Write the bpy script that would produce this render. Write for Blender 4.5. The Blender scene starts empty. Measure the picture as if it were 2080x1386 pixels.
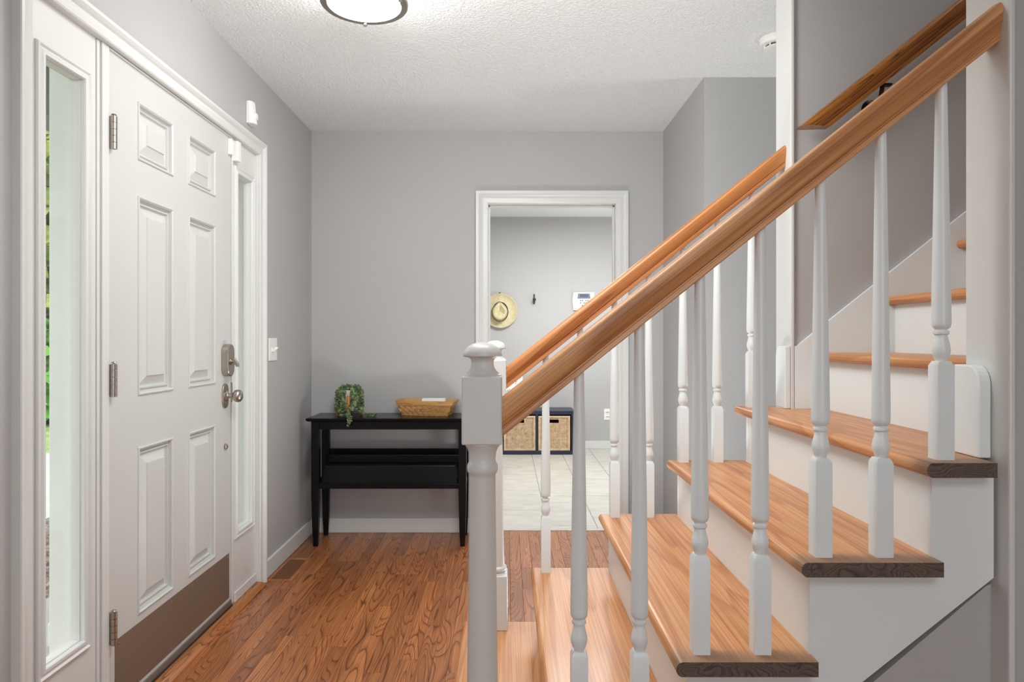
import bpy, bmesh, math, random
from mathutils import Vector, Matrix
PI = math.pi
S = bpy.context.scene
C = S.collection
rnd = random.Random(7)

# ------------------------------------------------------------------ camera, world, light, exposure
F = 1387.0; U0 = 1029.0; V0 = 688.0; CZ = 1.175
cd = bpy.data.cameras.new('camera'); cam = bpy.data.objects.new('camera', cd); C.objects.link(cam)
cam.location = (0, 0, CZ); cam.rotation_euler = (PI / 2, 0, 0)
cd.sensor_width = 36; cd.lens = 36 * F / 2080; cd.clip_start = 0.05; cd.clip_end = 200
cd.shift_x = (1040 - U0) / 2080; cd.shift_y = -(693 - V0) / 2080
S.camera = cam
S.view_settings.view_transform = 'Standard'; S.view_settings.look = 'None'
S.view_settings.gamma = 1; S.view_settings.use_curve_mapping = False
S.view_settings.exposure = 0.0
W = bpy.data.worlds.new('sky'); S.world = W; W.use_nodes = True
bg = W.node_tree.nodes['Background']; bg.inputs[0].default_value = (0.94, 0.97, 1.0, 1); bg.inputs[1].default_value = 3.2

def area(name, loc, size, power, color=(1, 1, 1), rot=(0, 0, 0), sy=None):
    l = bpy.data.lights.new(name, 'AREA'); l.energy = power; l.color = color; l.size = size
    if sy: l.shape = 'RECTANGLE'; l.size_y = sy
    o = bpy.data.objects.new(name, l); C.objects.link(o); o.location = loc; o.rotation_euler = rot
    return o
area('mud_room_fill', (0.6, 5.6, 2.42), 0.9, 66, (1, 1, 0.985))  # added overhead fill that brightens the mud room; no fixture is known there
area('upstairs_fill', (2.2, 1.85, 4.7), 0.7, 20, (1, 0.99, 0.97))  # added out-of-view fill lighting the stairwell from above
area('rear_room_fill', (0.4, -1.0, 2.38), 1.0, 20, (0.95, 0.99, 0.99))  # unseen fill behind the camera, put in for surfaces that face it
def aim(o, tgt): o.rotation_euler = (Vector(tgt) - o.location).to_track_quat('-Z', 'Y').to_euler()
area('mud_room_ceiling_fill', (1.9, 5.7, 0.6), 0.6, 26, (1, 1, 0.985), (PI, 0, 0))  # extra fill turned upward, added to lift the mud room ceiling
area('hidden_ceiling_fill', (0.38, 2.85, 0.07), 0.4, 15, (0.95, 0.99, 1), (PI, 0, 0))  # fill hidden behind the stairs, added to lighten the rear foyer ceiling
fl_ = area('foyer_fill', (-0.05, 1.62, 2.2), 0.62, 23, (0.955, 0.99, 0.985)); aim(fl_, (-0.1, 4.1, 0.35))  # not a fixture: added fill aimed at the lower back wall
sl_ = area('side_passage_fill', (2.55, 3.10, 0.6), 0.7, 8, (0.96, 0.99, 0.99), sy=0.28); aim(sl_, (0.1, 3.0, 2.43)); sl_.data.spread = math.radians(130)  # out-of-sight fill in the passage, added to brighten the foyer ceiling

# ------------------------------------------------------------------ materials
def nt(name):
    m = bpy.data.materials.new(name); m.use_nodes = True
    t = m.node_tree; b = t.nodes['Principled BSDF']
    return m, t, b
def setb(b, **k):
    for n, v in k.items():
        b.inputs[n.replace('_', ' ')].default_value = v
def rgb(r, g, b):
    f = lambda c: (c / 255 / 12.92) if c / 255 <= 0.04045 else ((c / 255 + 0.055) / 1.055) ** 2.4
    return (f(r), f(g), f(b), 1)
def link(t, a, b): t.links.new(a, b)
def noise(t, scale, detail=2, vec=None, dist=0, rough=0.5):
    n = t.nodes.new('ShaderNodeTexNoise'); n.inputs['Scale'].default_value = scale
    n.inputs['Detail'].default_value = detail; n.inputs['Distortion'].default_value = dist
    n.inputs['Roughness'].default_value = rough
    if vec is not None: link(t, vec, n.inputs['Vector'])
    return n.outputs['Fac']
def pos(t): return t.nodes.new('ShaderNodeNewGeometry').outputs['Position']
def ramp(t, fac, stops):
    r = t.nodes.new('ShaderNodeValToRGB'); link(t, fac, r.inputs[0])
    e = r.color_ramp.elements
    while len(e) < len(stops): e.new(0.5)
    for i, (p, c) in enumerate(stops): e[i].position = p; e[i].color = c
    return r.outputs['Color']
def mix(t, fac, a, b, mode='MIX'):
    m = t.nodes.new('ShaderNodeMix'); m.data_type = 'RGBA'; m.blend_type = mode
    for s, v in ((m.inputs['Factor'], fac), (m.inputs[6], a), (m.inputs[7], b)):
        if hasattr(v, 'links'): link(t, v, s)
        else: s.default_value = v
    return m.outputs[2]
def mth(t, op, a, b=None):
    m = t.nodes.new('ShaderNodeMath'); m.operation = op
    for i, v in enumerate((a, b)):
        if v is None: continue
        if hasattr(v, 'links'): link(t, v, m.inputs[i])
        else: m.inputs[i].default_value = v
    return m.outputs[0]
def bump(t, b, h, strength, dist):
    n = t.nodes.new('ShaderNodeBump'); n.inputs['Strength'].default_value = strength
    n.inputs['Distance'].default_value = dist; link(t, h, n.inputs['Height']); link(t, n.outputs[0], b.inputs['Normal'])
def mapping(t, vec, scale=(1, 1, 1), rot=(0, 0, 0), loc=(0, 0, 0)):
    m = t.nodes.new('ShaderNodeMapping'); link(t, vec, m.inputs[0])
    m.inputs['Scale'].default_value = scale; m.inputs['Rotation'].default_value = rot; m.inputs['Location'].default_value = loc
    return m.outputs[0]

def paint(name, col, rough=0.5, bs=0.15, scale=90, bd=0.001, var=0.03, metallic=0):
    m, t, b = nt(name); p = pos(t)
    n1 = noise(t, 1.7, 3, p)
    lo = tuple(c * (1 - var) for c in col[:3]) + (1,); hi = tuple(min(1, c * (1 + var)) for c in col[:3]) + (1,)
    link(t, ramp(t, n1, [(0.3, lo), (0.7, hi)]), b.inputs['Base Color'])
    setb(b, Roughness=rough, Metallic=metallic)
    if bs: bump(t, b, noise(t, scale, 3, p), bs, bd)
    return m
M = {}
M['wall'] = paint('wall_paint', (0.455, 0.448, 0.446), 0.62, 0.25, 140, 0.001, 0.02)
M['white'] = paint('white_trim_paint', (0.69, 0.69, 0.672), 0.33, 0.08, 25, 0.002, 0.015)
M['stairwhite'] = paint('white_stair_paint', (0.79, 0.825, 0.83), 0.3, 0.15, 18, 0.002, 0.03)
M['door'] = paint('door_paint', (0.60, 0.597, 0.58), 0.38, 0.06, 30, 0.001, 0.01)
M['plastic'] = paint('white_plastic', (0.86, 0.85, 0.82), 0.35, 0, 10)
M['greyplastic'] = paint('grey_plastic', rgb(120, 128, 136), 0.3, 0, 10)
M['darkplastic'] = paint('dark_plastic', (0.03, 0.035, 0.04), 0.4, 0, 10)
M['black'] = paint('black_lacquer', (0.004, 0.004, 0.005), 0.24, 0.12, 40, 0.001, 0.3)
M['black'].node_tree.nodes['Principled BSDF'].inputs['Specular IOR Level'].default_value = 0.22
M['navy'] = paint('navy_lacquer', rgb(24, 33, 56), 0.35, 0.05, 40, 0.001, 0.08)
M['nickel'] = paint('brushed_nickel', rgb(178, 170, 160), 0.3, 0.05, 300, 0.0003, 0.05, 1)
M['bronze'] = paint('dark_bronze', rgb(70, 50, 35), 0.35, 0, 10, 0.001, 0.05, 1)
M['kick'] = paint('brown_kick_plate_metal', rgb(124, 106, 92), 0.42, 0.05, 200, 0.0003, 0.04, 0.15)
M['alu'] = paint('aluminium_sill', rgb(150, 148, 144), 0.4, 0, 10, 0.001, 0.05, 0.8)
M['rubber'] = paint('black_rubber', (0.02, 0.02, 0.02), 0.6, 0, 10)
M['pot'] = paint('pale_glazed_pot', rgb(196, 192, 188), 0.35, 0, 10)
M['paper'] = paint('white_paper', (0.86, 0.85, 0.83), 0.7, 0, 10)
M['soil'] = paint('potting_soil', rgb(45, 32, 24), 0.9, 0.6, 60, 0.01, 0.2)
M['ventwood'] = paint('brown_vent_slat_wood', rgb(128, 84, 54), 0.4, 0, 10)
M['concrete'] = paint('pale_concrete', rgb(160, 162, 160), 0.85, 0.3, 40, 0.003, 0.06)
M['grass'] = paint('lawn_grass', rgb(124, 150, 84), 0.85, 0.8, 30, 0.03, 0.35)
M['porchpaint'] = paint('porch_white_paint', (0.56, 0.62, 0.53), 0.55, 0.1, 40, 0.001, 0.02)
M['porchdark'] = paint('porch_soffit_paint', rgb(120, 125, 112), 0.6, 0.1, 40, 0.001, 0.02)
M['siding'] = paint('white_siding_paint', (0.93, 0.92, 0.91), 0.6, 0.1, 40, 0.001, 0.02)

def ceiling_mat():
    m, t, b = nt('stippled_ceiling'); p = pos(t)
    n = noise(t, 92, 2.5, p, 0.2, 0.6); r = ramp(t, n, [(0.42, (0, 0, 0, 1)), (0.66, (1, 1, 1, 1))])
    setb(b, Roughness=0.85); b.inputs['Base Color'].default_value = (0.85, 0.87, 0.87, 1)
    bump(t, b, r, 0.7, 0.0045)
    return m
M['ceiling'] = ceiling_mat()

def wood(name, light, mid, dark, across='x', rot=0.0, sc=(13, 1.5, 13), K=9.0, rough=0.3, coat=0.25, contrast=1.0, rand=True, pore=0.5, seed=0.0, bs=0.1, tone=0.35):
    m, t, b = nt(name)
    v = pos(t)
    if rot: v = mapping(t, v, rot=(0, rot, 0))
    if rand:
        oi = t.nodes.new('ShaderNodeObjectInfo').outputs['Random']
        cx = t.nodes.new('ShaderNodeCombineXYZ')
        link(t, mth(t, 'MULTIPLY', oi, 37.0), cx.inputs[0]); link(t, mth(t, 'MULTIPLY', oi, 91.0), cx.inputs[1]); link(t, mth(t, 'MULTIPLY', oi, 53.0), cx.inputs[2])
        va = t.nodes.new('ShaderNodeVectorMath'); va.operation = 'ADD'; link(t, v, va.inputs[0]); link(t, cx.outputs[0], va.inputs[1]); v = va.outputs[0]
    vs = mapping(t, v, scale=sc, loc=(seed, seed * 2, seed))
    n = noise(t, 1.0, 1.2, vs, 0.35, 0.45)
    fr = mth(t, 'FRACT', mth(t, 'MULTIPLY', n, K))
    mk = tuple(mid[i] + (dark[i] - mid[i]) * contrast for i in range(3)) + (1,)
    col = ramp(t, fr, [(0.0, light), (0.5, light), (0.78, mid), (0.9, mk), (1.0, light)])
    fine = noise(t, 1.0, 3, mapping(t, v, scale=tuple(s * (26 if i != (1 if across == 'x' else 0) else 3.2) for i, s in enumerate(sc))))
    fcol = ramp(t, fine, [(0.38, mid), (0.6, (1, 1, 1, 1))])
    col = mix(t, pore, col, mix(t, 1.0, col, fcol, 'MULTIPLY'))
    if rand:
        tn = ramp(t, oi, [(0, (1 - tone, 1 - tone * 1.12, 1 - tone * 1.2, 1)), (1, (1.1, 1.1, 1.1, 1))])
        col = mix(t, 1.0, col, tn, 'MULTIPLY')
    big = noise(t, 1.3, 2, pos(t))
    col = mix(t, 1.0, col, ramp(t, big, [(0.3, (0.88, 0.87, 0.86, 1)), (0.7, (1.05, 1.05, 1.05, 1))]), 'MULTIPLY')
    link(t, col, b.inputs['Base Color'])
    setb(b, Roughness=rough); b.inputs['Coat Weight'].default_value = coat; b.inputs['Coat Roughness'].default_value = 0.15
    if bs: bump(t, b, fine, bs, 0.0006)
    return m
M['oak'] = wood('stained_oak', rgb(192, 126, 74), rgb(170, 106, 58), rgb(98, 56, 30), sc=(11, 1.0, 11), K=24, rough=0.34, coat=0.15, contrast=0.85, pore=0.5, tone=.28)
M['pine'] = wood('varnished_tread_wood', rgb(212, 154, 102), rgb(198, 136, 84), rgb(172, 110, 62), sc=(10, .7, 10), K=7, rough=0.42, coat=0.12, contrast=0.28, rand=False, pore=0.45)
SL = 0.7968
ANG = math.atan(SL)
M['rail'] = wood('varnished_rail_wood', rgb(224, 170, 118), rgb(208, 150, 96), rgb(176, 118, 70), across='z', rot=ANG, sc=(.8, 14, 20), K=4, rough=0.4, coat=0.12, contrast=0.7, rand=False, pore=0.5, seed=1.3)
M['railfar'] = wood('warm_rail_wood', rgb(204, 138, 80), rgb(186, 118, 62), rgb(154, 92, 46), across='z', rot=ANG, sc=(.8, 14, 20), K=4, rough=0.38, coat=0.15, contrast=0.7, rand=False, pore=0.5, seed=4.3)
M['railwall'] = wood('golden_oak_rail', rgb(180, 118, 44), rgb(150, 90, 30), rgb(96, 54, 18), across='z', rot=ANG, sc=(2.0, 30, 50), K=6, rough=0.3, coat=0.4, contrast=0.9, rand=False, pore=0.7, seed=2.3)
M['basketwood'] = wood('basket_splint_wood', rgb(230, 182, 120), rgb(214, 160, 98), rgb(180, 126, 72), sc=(5, 5, 90), K=2, rough=0.45, coat=0.1, contrast=0.4, rand=True, pore=0.35, tone=0.15)
M['standwood'] = wood('orange_beech', rgb(206, 126, 56), rgb(190, 108, 42), rgb(150, 80, 30), sc=(30, 30, 6), K=4, rough=0.4, coat=0.15, rand=False)

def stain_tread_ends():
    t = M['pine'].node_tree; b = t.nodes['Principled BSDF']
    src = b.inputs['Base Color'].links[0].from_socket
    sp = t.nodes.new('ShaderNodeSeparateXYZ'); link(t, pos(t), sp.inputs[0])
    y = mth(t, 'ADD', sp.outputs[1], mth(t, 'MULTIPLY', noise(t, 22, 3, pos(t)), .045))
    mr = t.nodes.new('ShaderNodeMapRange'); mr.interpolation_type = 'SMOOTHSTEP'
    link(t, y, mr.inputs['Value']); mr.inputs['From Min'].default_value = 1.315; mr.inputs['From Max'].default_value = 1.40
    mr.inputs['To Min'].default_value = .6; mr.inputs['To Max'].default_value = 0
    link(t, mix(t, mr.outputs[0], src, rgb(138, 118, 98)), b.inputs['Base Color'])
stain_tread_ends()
def endgrain():
    m, t, b = nt('dark_end_grain')
    p = pos(t)
    n = noise(t, 1.0, 1, mapping(t, p, scale=(13, 1, 22), loc=(3, 0, 1)), 0.3)
    fr = mth(t, 'FRACT', mth(t, 'MULTIPLY', n, 17.0))
    c = ramp(t, fr, [(0.0, rgb(104, 90, 80)), (0.6, rgb(92, 78, 68)), (0.9, rgb(58, 46, 40)), (1.0, rgb(80, 66, 58))])
    link(t, mix(t, .22, c, ramp(t, noise(t, 160, 2, p), [(0.3, rgb(60, 50, 44)), (0.7, rgb(120, 106, 96))])), b.inputs['Base Color'])
    setb(b, Roughness=0.5); bump(t, b, n, .2, .001); return m
M['endgrain'] = endgrain()

def tile_mat():
    m, t, b = nt('pale_stone_tile')
    oi = t.nodes.new('ShaderNodeObjectInfo').outputs['Random']
    n = noise(t, 5, 5, mapping(t, pos(t), scale=(1, 2.2, 1)), 1.2, 0.6)
    c = ramp(t, n, [(0.3, rgb(182, 178, 170)), (0.7, rgb(206, 203, 196))])
    c = mix(t, 1.0, c, ramp(t, oi, [(0, (0.95, 0.95, 0.95, 1)), (1, (1.03, 1.03, 1.02, 1))]), 'MULTIPLY')
    link(t, c, b.inputs['Base Color']); setb(b, Roughness=0.35); return m
M['tile'] = tile_mat()
M['grout'] = paint('grey_grout', rgb(140, 136, 130), 0.9, 0, 10)

def wicker(name, a, bb):
    m, t, b = nt(name); p = pos(t)
    n = noise(t, 26, 4, p, 0.5, 0.7)
    link(t, ramp(t, n, [(0.3, a), (0.68, bb)]), b.inputs['Base Color']); setb(b, Roughness=0.7)
    bump(t, b, noise(t, 300, 2, p), 0.4, 0.001); return m
M['wicker'] = wicker('natural_wicker', rgb(180, 146, 108), rgb(218, 196, 164))
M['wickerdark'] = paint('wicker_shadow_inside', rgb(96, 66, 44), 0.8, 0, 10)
M['straw'] = wicker('pale_straw', rgb(194, 182, 140), rgb(214, 202, 164))

def foliage(name, a, b_, c):
    m, t, b = nt(name); p = pos(t)
    n = noise(t, 35, 3, p)
    link(t, ramp(t, n, [(0.3, a), (0.5, b_), (0.72, c)]), b.inputs['Base Color']); setb(b, Roughness=0.5)
    return m
M['leaf'] = foliage('trailing_leaf', rgb(48, 64, 40), rgb(98, 122, 80), rgb(176, 192, 130))
def outleaf(name, scale, cs):
    m, t, b = nt(name); n = noise(t, scale, 3, pos(t), 0, 0.8)
    link(t, ramp(t, n, cs), b.inputs['Base Color']); setb(b, Roughness=0.6); return m
M['hedge'] = outleaf('garden_leaf', 1.6, [(0.3, rgb(40, 58, 22)), (0.5, rgb(98, 116, 46)), (0.7, rgb(160, 172, 84))])
M['shrub'] = outleaf('bright_leaf', 2.5, [(0.3, rgb(40, 88, 22)), (0.6, rgb(96, 160, 48))])
M['gravel'] = outleaf('mixed_gravel', 14, [(0.3, rgb(34, 32, 28)), (0.5, rgb(92, 76, 62)), (0.7, rgb(150, 146, 138))])

def glass_mat():
    m, t, b = nt('tinted_pane')
    t.nodes.remove(b); out = t.nodes['Material Output']
    tr = t.nodes.new('ShaderNodeBsdfTransparent'); tr.inputs[0].default_value = (0.98, 0.985, 0.965, 1)
    gl = t.nodes.new('ShaderNodeBsdfGlossy'); gl.inputs['Roughness'].default_value = 0.02
    mx = t.nodes.new('ShaderNodeMixShader'); mx.inputs[0].default_value = 0.06; link(t, tr.outputs[0], mx.inputs[1]); link(t, gl.outputs[0], mx.inputs[2])
    link(t, mx.outputs[0], out.inputs[0]); return m
M['glass'] = glass_mat()
def emit(name, col, s):
    m, t, b = nt(name); b.inputs['Base Color'].default_value = (0.9, 0.9, 0.9, 1)
    b.inputs['Emission Color'].default_value = col; b.inputs['Emission Strength'].default_value = s; return m
M['lampglass'] = emit('lit_frosted_glass', (0.99, 0.985, 0.955, 1), 30.0)

# ------------------------------------------------------------------ object helpers
def wl(o):
    v = Vector((0, 0, 0))
    while o: v += o.location; o = o.parent
    return v
def tag(o, label=None, cat=None, group=None, kind=None):
    if label: o['label'] = label
    if cat: o['category'] = cat
    if group: o['group'] = group
    if kind: o['kind'] = kind
    return o
def thing(name, loc, label=None, cat=None, group=None, kind=None):
    o = bpy.data.objects.new(name, None); C.objects.link(o); o.location = loc; o.empty_display_size = 0.05
    return tag(o, label, cat, group, kind)
def obj(name, bm, mats, parent=None, at=None, smooth=False, bevel=0, seg=2):
    """bm in world coordinates unless `at` (world location) is given, then bm is local to it"""
    me = bpy.data.meshes.new(name)
    base = wl(parent) if parent else Vector((0, 0, 0))
    if at is None:
        org = base; bmesh.ops.translate(bm, verts=bm.verts, vec=-org)
    bmesh.ops.recalc_face_normals(bm, faces=bm.faces)
    if smooth:
        for f in bm.faces: f.smooth = True
    bm.to_mesh(me); bm.free()
    if not isinstance(mats, (list, tuple)): mats = [mats]
    for mm in mats: me.materials.append(M[mm] if isinstance(mm, str) else mm)
    o = bpy.data.objects.new(name, me); C.objects.link(o)
    if parent: o.parent = parent
    o.location = (Vector(at) - base) if at is not None else (0, 0, 0)
    if bevel:
        md = o.modifiers.new('bevel', 'BEVEL'); md.width = bevel; md.segments = seg; md.limit_method = 'ANGLE'; md.angle_limit = math.radians(35)
        md.harden_normals = False
    if smooth:
        try: me.set_sharp_from_angle(angle=math.radians(38))
        except Exception: pass
    return o
def bx(bm, x0, x1, y0, y1, z0, z1):
    vs = [bm.verts.new((x, y, z)) for z in (z0, z1) for y in (y0, y1) for x in (x0, x1)]
    fs = []
    for a in ((0, 2, 3, 1), (4, 5, 7, 6), (0, 1, 5, 4), (2, 6, 7, 3), (0, 4, 6, 2), (1, 3, 7, 5)):
        fs.append(bm.faces.new([vs[i] for i in a]))
    return fs
def box(name, x0, x1, y0, y1, z0, z1, mat, parent=None, bevel=0, seg=2):
    bm = bmesh.new(); bx(bm, x0, x1, y0, y1, z0, z1)
    return obj(name, bm, mat, parent, bevel=bevel, seg=seg)
def prism(bm, pts, axis, a0, a1):
    """polygon pts extruded along axis ('x','y','z') from a0 to a1"""
    def P(p, a):
        return {'x': (a, p[0], p[1]), 'y': (p[0], a, p[1]), 'z': (p[0], p[1], a)}[axis]
    v0 = [bm.verts.new(P(p, a0)) for p in pts]; v1 = [bm.verts.new(P(p, a1)) for p in pts]
    n = len(pts); f0 = bm.faces.new(v0); f1 = bm.faces.new(v1[::-1]); sides = []
    for i in range(n):
        sides.append(bm.faces.new((v0[i], v0[(i + 1) % n], v1[(i + 1) % n], v1[i])))
    return f0, f1, sides
def lathe(bm, prof, cx=0, cy=0, n=24, axis='z', base=(0, 0, 0), a0=0, arc=2 * PI):
    """prof: (r, h) list. axis = direction of h"""
    rings = []
    for r, h in prof:
        ring = []
        if r < 1e-6:
            ring = [None]
        pts = []
        for k in range(n if r >= 1e-6 else 1):
            a = a0 + arc * k / n
            c, s = r * math.cos(a), r * math.sin(a)
            p = {'z': (cx + c, cy + s, h), 'y': (cx + c, h, cy + s), 'x': (h, cx + c, cy + s)}[axis]
            pts.append(bm.verts.new(Vector(p) + Vector(base)))
        rings.append(pts)
    for A, B in zip(rings, rings[1:]):
        if len(A) == 1 and len(B) == 1: continue
        m = max(len(A), len(B))
        for k in range(m):
            k2 = (k + 1) % m
            if len(A) == 1: bm.faces.new((A[0], B[k], B[k2]))
            elif len(B) == 1: bm.faces.new((A[k], A[k2], B[0]))
            else: bm.faces.new((A[k], A[k2], B[k2], B[k]))
    for R in (rings[0], rings[-1]):
        if len(R) > 2: bm.faces.new(R)
def tube(bm, pts, r, n=6, cap=True):
    pts = [Vector(p) for p in pts]; rings = []
    for i, p in enumerate(pts):
        d = (pts[min(i + 1, len(pts) - 1)] - pts[max(i - 1, 0)]).normalized()
        u = d.cross(Vector((0, 0, 1)));
        if u.length < 0.1: u = d.cross(Vector((0, 1, 0)))
        u.normalize(); w = d.cross(u)
        rr = r[i] if isinstance(r, (list, tuple)) else r
        rings.append([bm.verts.new(p + (u * math.cos(2 * PI * k / n) + w * math.sin(2 * PI * k / n)) * rr) for k in range(n)])
    for A, B in zip(rings, rings[1:]):
        for k in range(n): bm.faces.new((A[k], A[(k + 1) % n], B[(k + 1) % n], B[k]))
    if cap: bm.faces.new(rings[0]); bm.faces.new(rings[-1][::-1])
def rectrings(bm, a0, a1, b0, b1, prof, P, close=True, thick=None):
    """concentric rectangles; prof = (inset, depth); P maps (a,b,depth)->xyz"""
    loops = []
    for ins, d in prof:
        q = [(a0 + ins, b0 + ins), (a1 - ins, b0 + ins), (a1 - ins, b1 - ins), (a0 + ins, b1 - ins)]
        loops.append([bm.verts.new(P(a, b, d)) for a, b in q])
    for A, B in zip(loops, loops[1:]):
        for k in range(4): bm.faces.new((A[k], A[(k + 1) % 4], B[(k + 1) % 4], B[k]))
    if close: bm.faces.new(loops[-1])
def casing(bm, a0, a1, zt, prof, P, zb=0.0):
    """three-sided mitred trim round opening a0..a1, top zt. prof=(offset outwards, protrusion)"""
    rows = []
    for o, d in prof:
        rows.append([bm.verts.new(P(a, z, d)) for a, z in ((a0 - o, zb), (a0 - o, zt + o), (a1 + o, zt + o), (a1 + o, zb))])
    n = len(rows)
    for i in range(n):
        A, B = rows[i], rows[(i + 1) % n]
        for k in range(3): bm.faces.new((A[k], A[k + 1], B[k + 1], B[k]))
    bm.faces.new([r[0] for r in rows]); bm.faces.new([r[3] for r in rows])
def struct(o): o['kind'] = 'structure'; return o

# ------------------------------------------------------------------ room shell
XL = -1.183; YB = 4.14; ZC = 2.432; XR = 0.95; YN = 1.29; YN2 = 1.41; YF = 2.295; YF2 = 2.405; YCOR = 3.283
OY0, OY1, OZT = 1.66, 3.275, 2.08      # rough opening of the entrance unit
bm = bmesh.new()
bx(bm, XL - .16, XL, -2.3, OY0, 0, ZC); bx(bm, XL - .16, XL, OY1, YB + .12, 0, ZC); bx(bm, XL - .16, XL, OY0, OY1, OZT, ZC)
struct(obj('wall_left', bm, 'wall'))
DX0, DX1, DZT = -0.11, 0.66, 1.992     # cased doorway
bm = bmesh.new()
bx(bm, XL, DX0 - .012, YB, YB + .12, 0, ZC); bx(bm, DX1 + .012, XR + .12, YB, YB + .12, 0, ZC); bx(bm, DX0 - .012, DX1 + .012, YB, YB + .12, DZT + .012, ZC)
struct(obj('wall_back', bm, 'wall'))
bm = bmesh.new(); bx(bm, XR, XR + .12, YCOR, YB, 0, ZC); bx(bm, XR + .12, 3.2, YCOR, YCOR + .12, 0, ZC)
struct(obj('wall_right', bm, 'wall'))
bm = bmesh.new(); bx(bm, XR + .012, 4.4, YF, YF2, 0, 4.95)
struct(obj('wall_stair_far', bm, 'wall'))
bm = bmesh.new(); bx(bm, XR + .012, 4.4, YN, YN2, 0, 4.95)
struct(obj('wall_stair_near', bm, 'wall'))
bm = bmesh.new()
prism(bm, [(0.13, 0), (XR + .012, 0), (XR + .012, .70), (0.94, .69)], 'y', 1.338, 1.36)
struct(obj('wall_under_stair', bm, 'wall'))
bm = bmesh.new()
prism(bm, [(0.13, 0), (XR + .012, 0), (XR + .012, .70), (0.94, .69)], 'y', 2.30, 2.325)
struct(obj('wall_under_stair_far', bm, 'wall'))
bm = bmesh.new()
bx(bm, XL, XR + .012, -2.3, YB, ZC, ZC + .12); bx(bm, XR + .012, 3.2, YF2, YB + .12, ZC, ZC + .12); bx(bm, XR + .012, 3.2, -2.3, YN, ZC, ZC + .12)
struct(obj('ceiling', bm, 'ceiling'))
bm = bmesh.new(); bx(bm, XR - .3, 4.4, YN - .1, YF2, 4.95, 5.05)
struct(obj('ceiling_upstairs', bm, 'wall'))
bm = bmesh.new(); bx(bm, 4.4, 4.5, YN, YF2, 0, 4.95); bx(bm, XR - .1, XR, YN, YF2, ZC + .12, 4.95)
struct(obj('wall_stair_end', bm, 'wall'))
bm = bmesh.new(); bx(bm, 3.2, 3.32, -2.3, YN, 0, ZC); bx(bm, 3.2, 3.32, YF2, YCOR + .12, 0, ZC)
struct(obj('wall_right_far', bm, 'wall'))
bm = bmesh.new(); bx(bm, XL, 3.32, -2.42, -2.3, 0, .5); bx(bm, XL, 3.32, -2.42, -2.3, 2.15, ZC); bx(bm, XL, -.3, -2.42, -2.3, .5, 2.15); bx(bm, 1.45, 3.32, -2.42, -2.3, .5, 2.15)
struct(obj('wall_rear', bm, 'wall'))
# back (mud) room
BY = 7.29; BZ = 2.475
bm = bmesh.new(); bx(bm, -1.2, 2.6, BY, BY + .1, 0, BZ); struct(obj('wall_mudroom_back', bm, 'wall'))
bm = bmesh.new(); bx(bm, -1.3, -1.2, YB + .12, BY + .1, 0, BZ); struct(obj('wall_mudroom_left', bm, 'wall'))
bm = bmesh.new(); bx(bm, 2.6, 2.7, YB + .12, BY + .1, 0, BZ); bx(bm, XR + .12, 2.6, YB + .12, YB + .2, 0, BZ); struct(obj('wall_mudroom_right', bm, 'wall'))
bm = bmesh.new(); bx(bm, -1.3, 2.7, YB + .12, BY + .1, BZ, BZ + .1); struct(obj('ceiling_mudroom', bm, 'ceiling'))
box('baseboard_mudroom', -1.2, 2.6, BY - .015, BY, 0, .082, 'white', bevel=.003)['kind'] = 'structure'

# floors
bm = bmesh.new(); bx(bm, XL - .16, 3.32, -2.3, YB + .04, -.06, -.0125)
floor = struct(obj('floor', bm, 'rubber'))
PW = 0.0572; x = -1.1835; vmesh = {}
def plankmesh(L):
    k = round(L, 1)
    if k not in vmesh:
        b2 = bmesh.new(); w = PW - .0007; e = .0009
        prism(b2, [(-w / 2, -.012), (w / 2, -.012), (w / 2, -e), (w / 2 - e, 0), (-w / 2 + e, 0), (-w / 2, -e)], 'y', 0.0004, k - .0004)
        bmesh.ops.recalc_face_normals(b2, faces=b2.faces)
        me = bpy.data.meshes.new('plank'); b2.to_mesh(me); b2.free(); me.materials.append(M['oak']); vmesh[k] = me
    return vmesh[k], k
stuff = bmesh.new()
def stuffplank(x0, x1, y0, y1):
    w = .0009
    bx(stuff, x0 + .0004, x1 - .0004, y0 + .0004, y1 - .0004, -.012, 0)
nstrip = 0
while x < 3.19:
    x1 = x + PW; inner = x1 < 0.95
    if inner:
        y = 0.9; prev = None
        while y < YB + .03 - 1e-4:
            L = rnd.choice([.3, .4, .5, .6, .7, .8, .9, 1.0, 1.1])
            if y == 0.9: L = rnd.choice([.3, .5, .7, .9])
            if y + L > YB + .03 - .2: L = math.ceil((YB + .03 - y) * 10) / 10
            me, k = plankmesh(L)
            o = bpy.data.objects.new('plank', me); C.objects.link(o); o.parent = floor; o.location = (x + PW / 2, y, 0)
            if y + k > YB + .035:   # trim last one so it ends at the doorway sill
                o.scale = (1, (YB + .03 - y) / k, 1)
            y += k
        stuffplank(x, x1, -2.3, 0.9)
    else:
        stuffplank(x, x1, -2.3, YCOR if x1 > 1.07 else YCOR)
    x = x1; nstrip += 1
so = obj('plank_field', stuff, 'oak', floor); so['kind'] = 'stuff'
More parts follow.
